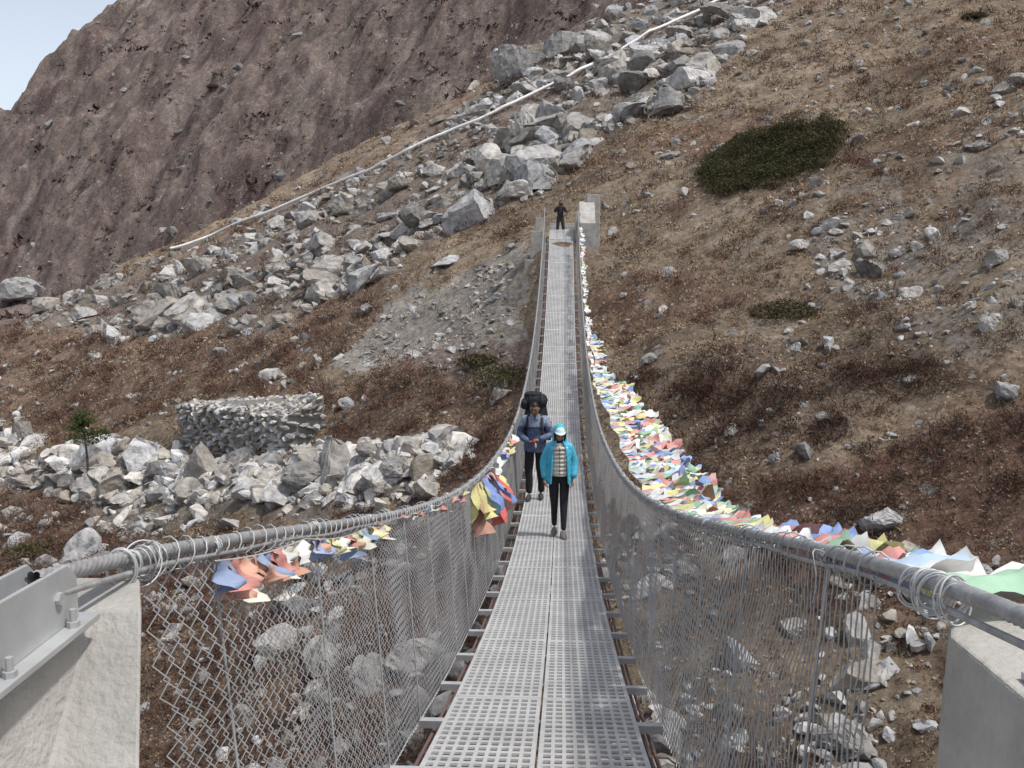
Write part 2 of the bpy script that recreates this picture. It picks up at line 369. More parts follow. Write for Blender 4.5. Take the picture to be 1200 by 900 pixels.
for (bx,by,w,h) in [(1143,18,26,14),(918,358,64,40),(585,432,70,52),(560,418,40,30),(250,100,10,8),(835,185,14,10),(40,640,60,30)]:
    p=hit(bx,by+h*.35);dep=p[1];rx=w/2400*dep;rz=h/1200*dep*.8;k=26
    a=rng.uniform(0,6.28,k);rq=np.sqrt(rng.uniform(0,1,k));Q=np.stack([p[0]+np.cos(a)*rq*rx,p[1]+np.sin(a)*rq*rx,p[2]+rz*.35*(1-rq)+0*a],1)
    V,F,Cc=leafclump(Q,np.full(k,rz*.5),110,.05+.0008*dep,(.05,.046,.026),(.14,.12,.068));mkmesh('green_shrub',V,F,Cc,(M_twig,))
# ---------------------------------------------------------------- small pine
tp=hit(103,568);tr=empty('pine_tree');dep=tp[1]
th=84/1200*dep*1.03;a=Acc()
zz=np.linspace(0,1,9);tb=np.stack([tp[0]+.05*np.sin(zz*5),tp[1]+0*zz,tp[2]-.1+zz*th],1)
V,F=tube(tb,.08*(1-.75*zz),6);a.add(V,F)
lc=[]
for i in range(26):
    h=rng.uniform(.55,.98);an=rng.uniform(0,6.28);L=th*.24*(1.15-h)*2.1
    s=np.array([tp[0],tp[1],tp[2]+h*th]);e=s+np.array([math.cos(an)*L,math.sin(an)*L,L*.25]);V,F=tube(np.linspace(s,e,4),np.array([.025,.018,.012,.006]),4);a.add(V,F)
    lc+= [s*(1-t)+e*t for t in(.4,.7,1)]
a.build('trunk',(mat('bark',(.10,.075,.055),.9),),True,tr)
V,F,Cc=leafclump(np.array(lc),np.full(len(lc),.28),50,.08,(.035,.048,.018),(.12,.135,.055));mkmesh('needles',V,F,Cc,(M_twig,),parent=tr)
# ---------------------------------------------------------------- stone wall
A0=hit(212,522);B0=hit(336,532);C0=hit(380,497)
gw=empty('dry_stone_wall');a=Acc()
Dv=C0-B0;D0=A0+np.array([Dv[0],Dv[1],Dv[2]*.6])
zt=[A0[2]+2.0,B0[2]+1.5,C0[2]+1.25,D0[2]+1.3]
def face(p,q,zp,zq,ch):
    L=np.linalg.norm((q-p)[:2]);nx=max(2,int(L/.42));pos=[];
    for j in range(ch):
        for i in range(nx):
            t=(i+.5+(.25 if j%2 else -.2))/nx+rng.normal(0,.015);t=min(max(t,0),1);b=p*(1-t)+q*t
            top=zp*(1-t)+zq*t;bot=b[2]-.3;pos.append((b[0]+rng.normal(0,.02),b[1]+rng.normal(0,.02),bot+(top-bot)*(j+.5+rng.normal(0,.1))/ch))
    return np.array(pos)
pts=np.concatenate([face(A0,B0,zt[0],zt[1],10),face(B0,C0,zt[1],zt[2],8),face(D0,A0,zt[3],zt[0],10)])
n=len(pts);cc=rockcol(n)*1.3;place(a,RS,pts,rng.uniform(.19,.25,n),cc,.42)
k=420;u=rng.uniform(0,1,(k,1));v=rng.uniform(0,1,(k,1))
tops=[np.array([*p[:2],z]) for p,z in zip((A0,B0,C0,D0),zt)]
pt=(tops[0]*(1-u)+tops[1]*u)*(1-v)+(tops[3]*(1-u)+tops[2]*u)*v
place(a,RS,pt,rng.uniform(.10,.24,k),rockcol(k)*1.25,.5);a.build('stones',(M_rock,),parent=gw)
V=np.array([np.array([*p[:2],zz0]) for p,zz0 in list(zip((A0,B0,C0,D0),[p[2]-.6 for p in(A0,B0,C0,D0)]))+list(zip((A0,B0,C0,D0),[z-.05 for z in zt]))])
F=[(0,1,5,4),(1,2,6,5),(2,3,7,6),(3,0,4,7),(4,5,6,7)];mkmesh('rubble_core',V,F,None,(mat('rubble',(.20,.19,.17),.95,nscale=5),),parent=gw)
# ---------------------------------------------------------------- pipe line
zg=np.maximum(pp[:,2],H(pp[:,0],pp[:,1]))+.38;zg=np.convolve(np.pad(zg,3,'edge'),np.ones(7)/7,'valid');pp[:,2]=zg
V,F=tube(pp,.13,8);mkmesh('water_pipe',V,F,None,(M_pipe,),True)
# ---------------------------------------------------------------- bridge
XC=-.11
def zd(y): return -4.56+.00753*(np.asarray(y,float)-21.4)**2
def rh(y):
    y=np.asarray(y,float);return np.clip(1.10+.012*y,1.1,1.26)-.085*np.exp(-(y-1.4)/.8)
def zr(y): return zd(y)+rh(y)
SX=.74
br=empty('suspension_bridge')
def deck():
    Vs=[];Fs=[];n0=0
    cols=9
    for side in(0,1):
        x0=XC-.525 if side==0 else XC+.006
        W=.519;xs=[0.];m=.014;pit=(W-2*m)/cols
        for c in range(cols): xs+= [m+c*pit+pit*.17,m+c*pit+pit*.83]
        xs.append(W);xs=np.array(xs)+x0
        ys=[];y=1.9;nr=19
        while y<46:
            ye=y+1.96;ys.append(y);q=y+.03
            pr_=(1.96-.06)/nr
            for r in range(nr):
                ys+= [q+pr_*.19,q+pr_*.81];q+=pr_
            ys.append(ye);y=ye+.008
        ys=np.array(ys);nx=len(xs);ny=len(ys)
        XX,YY=np.meshgrid(xs,ys)
        pid=((YY-1.9)//1.968)
        ZZ=zd(YY)+.004*np.sin(pid*7.3+side*2)
        Vs.append(np.stack([XX,YY,ZZ],-1).reshape(-1,3))
        per=2+2*nr
        I,J=np.meshgrid(np.arange(ny-1),np.arange(nx-1),indexing='ij')
        loc=I%per
        kp=~(loc==per-1)&~((loc%2==1)&(loc<per-1)&(J%2==1))
        I=I[kp];J=J[kp];b=I*nx+J
        Fs.append(np.stack([b,b+1,b+nx+1,b+nx],1)+n0);n0+=nx*ny
    o=mkmesh('deck_grating',np.concatenate(Vs),np.concatenate(Fs),None,(M_deck,),False,br)
    md=o.modifiers.new('thickness','SOLIDIFY');md.thickness=.012;md.offset=-1
deck()
a=Acc()
yy=np.arange(2.4,46,.98)
for y in yy:
    z=float(zd(y));a.add(*boxv(XC-.67,XC+.67,y-.022,y+.022,z-.065,z-.022))
for s in(-1,1):
    ys=np.linspace(1.9,46,120)
    V,F=tube(np.stack([np.full(120,XC+s*.515),ys,zd(ys)-.03],1),.016,4);a.add(V,F)
a.build('cross_beams',(M_steel,),False,br)
a=Acc()
for s in(-1,1):
    ys=np.linspace(1.5,46,160)
    for off,dz in((.57,-.085),(.60,-.085)):
        V,F=tube(np.stack([np.full(160,XC+s*off),ys,zd(ys)+dz-.02],1),.011,6);a.add(V,F)
a.build('deck_cables',(M_dark,),True,br)
a=Acc()
for s in(-1,1):
    ys=np.arange(1.3 if s>0 else 1.55,10,.006)
    V,F=tube(np.stack([np.full(len(ys),XC+s*SX),ys,zr(ys)],1),.0135,36,6,50,.14);a.add(V,F)
    ys=np.arange(9.99,46.3,.15)
    V,F=tube(np.stack([np.full(len(ys),XC+s*SX),ys,zr(ys)],1),.0155,8);a.add(V,F)
    ys=np.arange(1.3 if s>0 else 1.6,46.3,.03)
    V,F=tube(np.stack([XC+s*(SX-.012)+.006*np.sin(ys*4),ys,zr(ys)-.026-.006*np.sin(ys*3.1)**2],1),.006,6);a.add(V,F)
a.build('handrail_cables',(M_cable,),True,br)
a=Acc()
for s in(-1,1):
    for y in yy:
        z=float(zd(y))-.06;t=np.linspace(0,1,6)
        lean=.05*rng.normal()
        V,F=tube(np.stack([XC+s*(.665*(1-t)+SX*t),y+lean*t,z*(1-t)+float(zr(y))*t],1),.0042,5);a.add(V,F)
        for e in(-.012,.0,.012):
            th=np.linspace(0,2*np.pi,12);V,F=tube(np.stack([XC+s*SX+.022*np.cos(th),y+lean+e+0*th,float(zr(y))+.022*np.sin(th)-.004],1),.003,4);a.add(V,F)
        for kx in range(2):
            b=np.array([XC+s*SX,y+lean,float(zr(y))]);t2=np.linspace(0,1,8);dx=rng.normal(0,.035,3)
            V,F=tube(np.stack([b[0]+dx[0]*t2-.02*s*np.sin(t2*5),b[1]+dx[1]*t2,b[2]+.03*np.sin(t2*4)-.07*t2*t2],1),.0018,4);a.add(V,F)
    tt=np.arange(1.95,45.5,.009);ph=tt*2*np.pi/.095+1.6*np.sin(tt*3.1)+.8*np.sin(tt*7.7)
    rad=.024+.006*np.sin(tt*9.7)
    V,F=tube(np.stack([XC+s*SX+rad*np.cos(ph),tt,zr(tt)-.010+rad*1.35*np.sin(ph)],1),.0021,4);a.add(V,F)
    for i in range(13):
        th=np.linspace(0,2*np.pi,28);R0=rng.uniform(.018,.036);yb=(1.86 if s<0 else 1.60)+i*.016+rng.normal(0,.012);tl=rng.normal(0,.5)
        V,F=tube(np.stack([XC+s*SX+R0*np.cos(th+tl*.3)*.9+rng.normal(0,.004),yb+tl*R0*np.sin(th+1),float(zr(yb))-R0*.55+R0*np.sin(th)*1.2],1),.0021,5);a.add(V,F)
a.build('hangers_and_ties',(M_steel,),True,br)
def chain(s,name):
    p=.038;parts=Acc()
    ys=np.arange(1.98,45.6,p);ii=np.arange(len(ys))
    for (ya,yb,ns) in((1.9,8,5),(8,46,3)):
        mk=(ys>=ya)&(ys<yb);yc=ys[mk];ic=ii[mk]
        N=32;j=np.arange(N+1);n=len(yc)
        par=(j[None]+ic[:,None])%2
        YY=yc[:,None]+par*(p+.006)-.003
        YY=YY+.018*fbm(YY*2.3,np.broadcast_to(j[None]*.21,YY.shape)+s*5,401,2)
        f=j[None]/N+0*YY
        zb=zd(YY)-.06;zt_=zr(YY)-.012
        ZZ=zb+(zt_-zb)*f+.014*fbm(YY*1.7,f*3,431,2)
        XX=XC+s*(.672+(SX-.672)*f)+.006*np.where(par==1,1,-1)+s*.04*np.sin(f*np.pi)*fbm(YY*.9,f*2,411+s,2)
        Pm=np.stack([XX,YY,ZZ],-1)
        r=.0020
        th=np.arange(ns)/ns*2*np.pi
        O=np.stack([np.cos(th)*r,np.sin(th)*r*1.25,0*th],1)
        V=Pm[:,:,None,:]+O[None,None];nv=(N+1)*ns
        i_=np.arange(n)[:,None,None]*nv;jj=np.arange(N)[None,:,None]*ns;kk=np.arange(ns)[None,None];k2=(kk+1)%ns
        F=np.stack([i_+jj+kk,i_+jj+k2,i_+jj+ns+k2,i_+jj+ns+kk],-1).reshape(-1,4)
        parts.add(V.reshape(-1,3),F)
    parts.build(name,(M_wire,),True)
chain(-1,'chain_link_fence');chain(1,'chain_link_fence')
def poly(name,V,F,m,parent=None,bev=.006):
    me=bpy.data.meshes.new(name);me.from_pydata([tuple(v) for v in V],[],F);me.materials.append(m);me.update()
    bm=bmesh.new();bm.from_mesh(me);bmesh.ops.recalc_face_normals(bm,faces=bm.faces);bm.to_mesh(me);bm.free()
    o=bpy.data.objects.new(name,me);S.collection.objects.link(o)
    if bev: b=o.modifiers.new('bevel','BEVEL');b.width=bev;b.segments=2
    if parent:o.parent=parent
    return o
zt0=-.66;zb_=-1.95
def rz(px,py,z): v=ray(px,py);return (v/v[2]*z)[:2]
def ry(px,py,y): v=ray(px,py)*y;return v
t2=rz(110,713,zt0);t3=rz(166,715,zt0);t1=rz(-40,812,zt0)
m2=ry(58,900,t2[1]-.22);m3=ry(163,900,t2[1]-.22);zm=m2[2];bk=1.10
T=[(-1.6,t1[1]),tuple(t1),tuple(t2),tuple(t3),(t3[0]*bk,t3[1]*bk),(-1.6,t3[1]*bk)]
Mi=[(-1.6,t1[1]-.02),(t1[0]+.03,t1[1]-.02),(m2[0],m2[1]),(m3[0],m3[1]),(m3[0]*1.25,m3[1]*1.25),(-1.6,t3[1]*bk)]
V=[(x,y,zt0) for x,y in T]+[(x,y,zm) for x,y in Mi]+[(x,y,zb_) for x,y in Mi]
F=[tuple(range(6)),tuple(range(17,11,-1))]+[(r*6+i,r*6+(i+1)%6,(r+1)*6+(i+1)%6,(r+1)*6+i) for r in(0,1) for i in range(6)]
poly('concrete_pillar',V,F,M_conc)
zt1=-.665
u2=rz(1113,745,zt1);u1=rz(1215,838,zt1);n2=ry(1098,900,u2[1]-.03);zn=n2[2]
T=[(1.5,u1[1]-.1),(u1[0]+.02,u1[1]-.1),tuple(u2),(u2[0]*1.1,u2[1]*1.1),(1.5,u2[1]*1.1)];Mi=[(1.5,u1[1]-.14),(u1[0]-.01,u1[1]-.14),(n2[0],n2[1]),(n2[0]*1.12,n2[1]*1.12),(1.5,n2[1]*1.12)]
V=[(x,y,zt1) for x,y in T]+[(x,y,zn) for x,y in Mi]+[(x,y,zb_) for x,y in Mi]
F=[tuple(range(5)),tuple(range(14,9,-1))]+[(r*5+i,r*5+(i+1)%5,(r+1)*5+(i+1)%5,(r+1)*5+i) for r in(0,1) for i in range(5)]
poly('concrete_pillar',V,F,M_conc)
V,F=boxv(-1.6,1.5,-3,1.85,-2.1,-1.75);poly('bridge_landing',V,[tuple(f) for f in F],M_conc)
def bracket(xc,s,zt,y0):
    e=empty('cable_anchor_bracket')
    V,F=boxv(xc-.13,xc+(.13 if s>0 else .06),y0-.42,y0+.02,zt+.002,zt+.014);poly('base_plate',V,[tuple(f) for f in F],M_steel,e,.002)
    for dx in(-.04,.028):
        x=xc+dx;pr=[(y0-.42,zt+.014),(y0,zt+.014),(y0+.0,zt+.085),(y0-.03,zt+.115),(y0-.36,zt+.13),(y0-.42,zt+.11)]
        V=[(x-.004,y,z) for y,z in pr]+[(x+.004,y,z) for y,z in pr];n=6
        poly('cheek_plate',V,[tuple(range(n)),tuple(range(2*n-1,n-1,-1))]+[(i,(i+1)%n,n+(i+1)%n,n+i) for i in range(n)],M_steel,e,.002)
    a=Acc()
    for (bx,by) in((.046 if s<0 else -.09,y0-.05),(.046 if s<0 else -.09,y0-.25),(-.10,y0-.05),(-.1,y0-.33)):
        for r,z0,z1,n in((.011,zt+.014,zt+.024,6),(.006,zt+.024,zt+.045,10)):
            V,F=tube(np.array([(xc+bx,by,z0),(xc+bx,by,z1),(xc+bx,by,z1+.0005)]),np.array([r,r,.0005]),n);a.add(V,F)
    for yy_ in(y0-.07,y0-.33):
        V,F=tube(np.array([(xc-.055,yy_,zt+.07),(xc-.0549,yy_,zt+.07),(xc+.04,yy_,zt+.07),(xc+.0401,yy_,zt+.07)]),np.array([.001,.011,.011,.001]),6);a.add(V,F)
    a.build('bolts',(M_steel,),False,e)
bracket(XC-SX-.015,-1,zt0,1.66);bracket(XC+SX+.20,1,zt1,1.50)
ab=empty('bridge_abutment')
def blk(n,V,m=M_conc,b=.02): poly(n,V,[(0,2,3,1),(4,5,7,6),(0,1,5,4),(2,6,7,3),(0,4,6,2),(1,3,7,5)],m,ab,b)
blk('landing',boxv(XC-.62,XC+.62,45.9,49.5,-2.2,-.005)[0])
blk('left_anchor',boxv(XC-1.35,XC-.80,45.6,46.9,-1.7,.35)[0]);blk('left_anchor_top',boxv(XC-1.15,XC-.84,46.0,46.7,.35,.95)[0])
blk('left_foot',boxv(XC-1.6,XC-.78,45.2,47.3,-2.6,-.9)[0])
V=boxv(XC+.80,XC+1.5,45.6,47.5,-1.6,.7)[0];V[[6,7],2]+=1.0;blk('right_anchor',V)
V=boxv(XC+1.15,XC+1.75,47.4,50.2,-1.5,2.0)[0];blk('right_retaining_wall',V)
blk('right_anchor_post',boxv(XC+.62,XC+.86,46.2,46.8,-.3,1.15)[0])
for i in range(5): blk('step',boxv(XC-.6,XC+1.1,49.5+i*.35,49.9+i*.35,-.8,.14+i*.16)[0])
# ---------------------------------------------------------------- prayer flags
FC=[(.62,.62,.60),(.62,.58,.28),(.30,.46,.33),(.58,.27,.24),(.24,.33,.55),(.66,.66,.64),(.64,.61,.42),(.62,.40,.36),(.42,.53,.65)]
def flag(acc,p,u,d,w,h,col,crump=.03):
    n=8;s=np.linspace(0,1,n);U,D=np.meshgrid(s,s,indexing='ij')
    u=np.array(u,float);u/=np.linalg.norm(u);d=np.array(d,float);d/=np.linalg.norm(d);nn=np.cross(u,d);nn/=np.linalg.norm(nn)+1e-9
    ph=rng.uniform(0,6.28,4);wv=crump*(np.sin(U*5+ph[0]+D*3)+.7*np.sin(D*8+ph[1]+U*4)+.5*np.sin(U*11+ph[2]))*(.25+D)
    sh=.25*np.sin(ph[3])*D
    V=np.array(p)+((U-.5+sh)*w*(1-.25*D*abs(np.sin(ph[2]))))[...,None]*u+(D*h)[...,None]*d+wv[...,None]*nn+(np.sin(D*3+ph[0])*crump*.6)[...,None]*u
    i,j=np.meshgrid(np.arange(n-1),np.arange(n-1),indexing='ij');b=(i*n+j).reshape(-1)
    F=np.stack([b,b+1,b+n+1,b+n],1);acc.add(V.reshape(-1,3),F,col)
def string(path,fw,name,dirf,gap=1.0,crump=.03,hh=None,skip=0,white=.2,fc=None,gm=.48):
    path=np.asarray(path);root=empty(name);a=Acc();fc=fc or FC
    V,F=tube(path,.003,4);a.add(V,F,(.4,.38,.35));s=np.concatenate([[0],np.cumsum(np.linalg.norm(np.diff(path,axis=0),axis=1))])
    t=.05;ci=rng.integers(0,5)
    while t<s[-1]-.05:
        p=np.array([np.interp(t,s,path[:,k]) for k in range(3)]);q=np.array([np.interp(t+.05,s,path[:,k]) for k in range(3)])
        g=min(1,max(gm,p[1]/9))
        if rng.uniform()>skip:
            w=g*fw*rng.uniform(.7,1.1);h=g*(hh or fw)*rng.uniform(.5,1.15)
            c=np.array(fc[ci%5] if rng.uniform()<.6 else fc[rng.integers(0,len(fc))])
            if rng.uniform()<white: c=np.array((.64,.64,.62))
            c=np.minimum(c*rng.uniform(.85,1.15),.74)
            flag(a,p,q-p,dirf(p)+rng.normal(0,.14,3),w,h,c,crump*g)
        ci+=1;t+=fw*g*gap*rng.uniform(.7,1.1)
    a.build('flags',(M_flag,),True,root)
def rightpath(off,dz,ya,yb,bow,fr=1.0):
    y=np.arange(ya,yb,.12);b=bow*np.exp(-((y-17)/8)**2)
    return np.stack([XC+SX+off+b+.03*np.sin(y*2*fr),y,zr(y)+dz-.30*b-.02*np.abs(np.sin(y*1.3*fr))],1)
dr=lambda p:np.array([1.0,.3,-.10])
string(rightpath(.02,.0,1.7,26,.25),.26,'prayer_flag_string',dr,.7,.03,.30,0,.15,None,.6)
string(rightpath(.10,-.01,1.9,30,.45,1.3),.28,'prayer_flag_string',dr,.8,.035,.34,0,.15,None,.65)
string(rightpath(.20,-.05,2.4,24,.55,1.1),.28,'prayer_flag_string',dr,.8,.04,.34,0,.15,None,.7)
string(rightpath(.05,-.02,22,44,.10,1.7),.20,'prayer_flag_string',lambda p:np.array([1,.2,-.6]),1.2,.04,.20,.2,.6)
string(rightpath(.30,-.12,9,25,.85,.8),.34,'prayer_flag_string',dr,.9,.05,.36)
def leftpath(ya,yb,dz,off=-.03):
    y=np.arange(ya,yb,.06);return np.stack([XC-SX+off+0*y,y,zr(y)+dz-.02*np.abs(np.sin(y*3))],1)
dl=lambda p:np.array([.25,.15,-1.])
FL=[(.52,.24,.21),(.60,.56,.33),(.58,.56,.48),(.56,.32,.24),(.28,.35,.50),(.62,.60,.54),(.32,.43,.31)]
string(leftpath(2.3,4.6,-.03,.03),.26,'prayer_flag_string',dl,.62,.05,.17,.1,.1,FL)
string(leftpath(2.35,3.2,-.045,.0),.30,'prayer_flag_string',dl,.8,.06,.22,.1,.1,FL)
string(leftpath(4.5,9,.0,.0),.18,'prayer_flag_string',dl,1.7,.03,.10,.5,.1,FL)
string(leftpath(9.2,11.8,-.02,.05),.22,'prayer_flag_string',lambda p:np.array([.3,.1,-1.]),.6,.05,.44,0,.05,[(.55,.13,.12),(.20,.32,.58),(.60,.55,.25),(.56,.32,.24),(.18,.26,.5)])
string(leftpath(11,16,.02,.05),.2,'prayer_flag_string',lambda p:np.array([.6,.1,-.5]),1.3,.04,.18,.45)
# ---------------------------------------------------------------- people
def skin(verts,edges,radii,sub=2):
    me=bpy.data.meshes.new('tmp');me.from_pydata(verts,edges,[]);o=bpy.data.objects.new('tmp',me);S.collection.objects.link(o)
    o.modifiers.new('s','SKIN')
    for i,r in enumerate(radii):
        me.skin_vertices[0].data[i].radius=r if isinstance(r,tuple) else (r,r)
    me.skin_vertices[0].data[0].use_root=True
    m=o.modifiers.new('ss','SUBSURF');m.levels=sub;m.render_levels=sub
    dg=bpy.context.evaluated_depsgraph_get();dg.update();ev=o.evaluated_get(dg);em=ev.to_mesh()
    V=np.array([v.co[:] for v in em.vertices]);F=[tuple(p.vertices) for p in em.polygons];ev.to_mesh_clear()
    bpy.data.objects.remove(o);return V,F
def wrinkle(V,a=.006,f=14,sd=0):
    r=np.random.default_rng(sd);k=r.normal(size=(4,3))*f;ph=r.uniform(0,6,(4,3))
    return V+sum(np.sin(V@k[i][:,None]+ph[i][None]) for i in range(4))/2*a
class Fig:
    def __init__(s): s.V=[];s.F=[];s.M=[];s.n=0
    def add(s,V,F,m):
        V=np.asarray(V,float);F=[tuple(int(a)+s.n for a in f) for f in F];s.V.append(V)
        if callable(m):
            cs=[V[[a-s.n for a in f]].mean(0) for f in F];s.M+= [m(c) for c in cs]
        else: s.M+= [m]*len(F)
        s.F+=F;s.n+=len(V)
    def build(s,name,mats,scale,rot,loc):
        V=np.concatenate(s.V);me=bpy.data.meshes.new(name);me.from_pydata(V.tolist(),[],s.F)
        for m in mats: me.materials.append(m)
        me.polygons.foreach_set('material_index',s.M);me.polygons.foreach_set('use_smooth',[True]*len(s.F));me.update()
        o=bpy.data.objects.new(name,me);S.collection.objects.link(o);o.scale=(scale,)*3;o.rotation_euler=(0,0,rot);o.location=loc;return o
def head(fig,c,pitch,yawh,mskin,meye,mlip,R=1.0):
    V,F=ico(4);V=V.copy();x,y,z=V.T
    x=x*.074*(1-.28*np.clip(-z,0,1)**1.5);zz=z*.112;yy_=y*.093;f=np.clip(-y,0,1)
    yy_=yy_-.024*np.exp(-((x/.011)**2))*np.exp(-(((zz+.018)/.022)**2))*f
    for s in(-1,1): yy_+=.010*np.exp(-(((x-s*.03)/.016)**2)-(((zz-.008)/.013)**2))*f
    yy_-=.006*np.exp(-((x/.024)**2)-(((zz+.058)/.008)**2))*f;yy_-=.008*np.exp(-((x/.03)**2)-(((zz+.095)/.02)**2))*f
    V=np.stack([x,yy_,zz],1)*R
    Rm=np.array(Euler((pitch,0,yawh)).to_matrix());tf=lambda W:np.asarray(W)@Rm.T+np.array(c)
    def mm(cn):
        l=(cn-np.array(c))@Rm/R
        return mlip if (abs(l[2]+.058)<.006 and abs(l[0])<.024 and l[1]<-.05) else mskin
    fig.add(tf(V),F,mm);v2,f2=ico(2)
    for s in(-1,1):
        fig.add(tf((v2*np.array([.013,.008,.007])+np.array([s*.029,-.078,.009]))*R),f2,meye)
        fig.add(tf((v2*np.array([.010,.018,.030])+np.array([s*.073,.005,-.005]))*R),f2,mskin)
    return tf
def hand(fig,w,dr_,pn_,side,m,sc=1.0,curl=.6):
    w=np.array(w,float);d=np.array(dr_,float);d/=np.linalg.norm(d);n=np.array(pn_,float);n-=d*(n@d);n/=np.linalg.norm(n);s=np.cross(d,n)*side
    v,f=ico(2);B=np.stack([s,d,n],1);fig.add((v*np.array([.038,.052,.017])*sc)@B.T+w+d*.045*sc,f,m)
    for i,(o,L) in enumerate(zip((-.028,-.009,.010,.028),(.062,.072,.068,.052))):
        p0=w+(d*.075+s*o)*sc;pts=[p0-d*.02*sc,p0];a=0;q=p0
        for k in range(3):
            a+=curl*(.6+.3*k);q=q+(d*math.cos(a)+n*math.sin(a))*L*sc*(.42-.07*k);pts.append(q)
        V,F=skin([tuple(p) for p in pts],[(i_,i_+1) for i_ in range(4)],[.0095*sc,.0095*sc,.0088*sc,.008*sc,.007*sc],1);fig.add(V,F,m)
    pts=[w+(d*.02-s*.022)*sc,w+(d*.045-s*.045)*sc,w+(d*.075-s*.052+n*.015)*sc,w+(d*.095-s*.045+n*.03)*sc]
    V,F=skin([tuple(p) for p in pts],[(0,1),(1,2),(2,3)],[.013*sc,.012*sc,.010*sc,.008*sc],1);fig.add(V,F,m)
def loft(fig,rings,m,a0=0,a1=360,n=28,wr=.006):
    th=np.radians(np.linspace(a0,a1,n))-np.pi/2;V=[]
    for k,(z,cx,cy,rx,ry_) in enumerate(rings):
        wv=wr*np.sin(th*5+k*1.3)+wr*.7*np.sin(th*9+k*2.1)
        V.append(np.stack([cx+(rx+wv)*np.cos(th),cy+(ry_+wv)*np.sin(th),z+0*th+wr*.8*np.sin(th*4+k)],1))
    fig.add(np.concatenate(V),[(r*n+i,r*n+i+1,(r+1)*n+i+1,(r+1)*n+i) for r in range(len(rings)-1) for i in range(n-1)],m)
def shoe(fig,p,yaw,m,ms):
    v,f=ico(3);x,y,z=v.T;V=np.stack([x*.046*(1+.15*np.clip(-y,0,1)),y*.135,np.where(z>0,z*(.075-.035*np.clip(-y+.1,0,1)),z*.028)],1)
    c,s=math.cos(yaw),math.sin(yaw);V=V@np.array([[c,-s,0],[s,c,0],[0,0,1]]).T
    fig.add(V+np.array(p)+np.array([0,-.045,.035]),f,lambda q:ms if q[2]-p[2]<.022 else m)
def lump(fig,c,s,m,seed,p=3):
    V,F=ico(4);V=np.sign(V)*np.abs(V)**(2/p);V=V/np.abs(V).max(0);r=np.random.default_rng(seed);ph=r.uniform(0,6,6)
    V=V*(1+.04*np.sin(V[:,[1,2,0]]*5+ph[:3])+.03*np.sin(V[:,[2,0,1]]*9+ph[3:]))
    fig.add(V*np.array(s)+np.array(c),F,m)
MK=[mat('skin',(.36,.21,.14),.55),mat('eyes',(.02,.015,.012),.3),mat('lips',(.28,.12,.10),.5)]
w=Fig();v,f=ico(4)
mw=MK+[mat('black_leggings',(.018,.018,.022),.8,nscale=12),mat('cyan_jacket',(.07,.42,.58),.55,nscale=7,namt=.2,bump=.01,bscale=22),mat('cream_vest',(.60,.56,.49),.7,nscale=14,namt=.12,bump=.006,bscale=40),
       mat('shoe_grey',(.16,.14,.12),.8),mat('sole',(.30,.28,.25),.8),mat('cap_white',(.60,.72,.73),.7),mat('dark_hair',(.02,.016,.014),.6),mat('cap_teal',(.05,.42,.50),.6)]
J=[(0,0,.87),(0,0,.99),(0,.0,1.14),(0,0,1.26),(0,-.01,1.33),(0,-.03,1.40),
   (.135,.0,1.275),(.215,.02,1.05),(.20,-.09,.845),(-.135,.0,1.275),(-.215,.03,1.05),(-.205,-.06,.835),
   (.08,0,.83),(.065,-.06,.47),(.055,-.13,.10),(-.08,0,.83),(-.06,.02,.47),(-.06,.10,.11)]
E=[(0,1),(1,2),(2,3),(3,4),(4,5),(3,6),(6,7),(7,8),(3,9),(9,10),(10,11),(0,12),(12,13),(13,14),(0,15),(15,16),(16,17)]
Rr=[(.135,.115),(.115,.095),(.14,.11),(.12,.09),.052,.05,.072,.066,.048,.072,.066,.048,.09,.058,.04,.09,.058,.04]
V,F=skin(J,E,Rr,3);V=wrinkle(V,.004,16,1)
def mwm(c):
    if c[2]>.8 and (abs(c[0])>.125 or (c[2]>1.2 and abs(c[0])>.085) or c[1]>.03): return 4
    if c[2]<.90: return 3
    if c[2]>1.36: return 0
    return 5
w.add(V,F,mwm)
rg=[(1.37,0,.0,.07,.075),(1.34,0,0,.11,.095),(1.30,0,0,.165,.112),(1.22,0,0,.185,.13),(1.12,0,0,.182,.135),(1.02,0,0,.182,.138),(.92,0,0,.195,.145),(.84,0,0,.208,.152),(.77,0,0,.212,.155)]
loft(w,rg,4,36,324,48,.007)
for s in(-1,1):
    P=np.array([(s*.05,-.085,1.37),(s*.085,-.113,1.27),(s*.105,-.13,1.15),(s*.11,-.135,1.0),(s*.125,-.145,.78)]);V,F=tube(P,.013,8);w.add(V,F,4)
loft(w,[(1.34,0,0,.09,.075),(1.2,0,0,.135,.118),(1.05,0,0,.140,.122),(.88,0,0,.145,.128)],5,-50,50,16,.002)
for z in np.arange(.92,1.32,.058):
    th=np.radians(np.linspace(-50,50,14))-np.pi/2;V,F=tube(np.stack([.128*np.cos(th),.109*np.sin(th),z+0*th],1),.026,8);w.add(V,F,5)
V,F=tube(np.array([(0,-.138,.90),(0,-.142,1.1),(0,-.135,1.3)]),.004,6);w.add(V,F,9)
tf=head(w,(0,-.055,1.475),.26,.10,0,1,2,.98)
loft(w,[(1.30,0,0,.12,.10),(1.36,0,.01,.105,.10),(1.41,0,.02,.10,.095),(1.43,0,.02,.085,.085)],4,28,332,36,.006)
hv=v*np.array([.096,.112,.135])+np.array([0,.018,.0]);msk=(v[:,1]>-.50)|(v[:,2]>.78)
w.add(tf(hv),[t for t in f if all(msk[i] for i in t)],10)
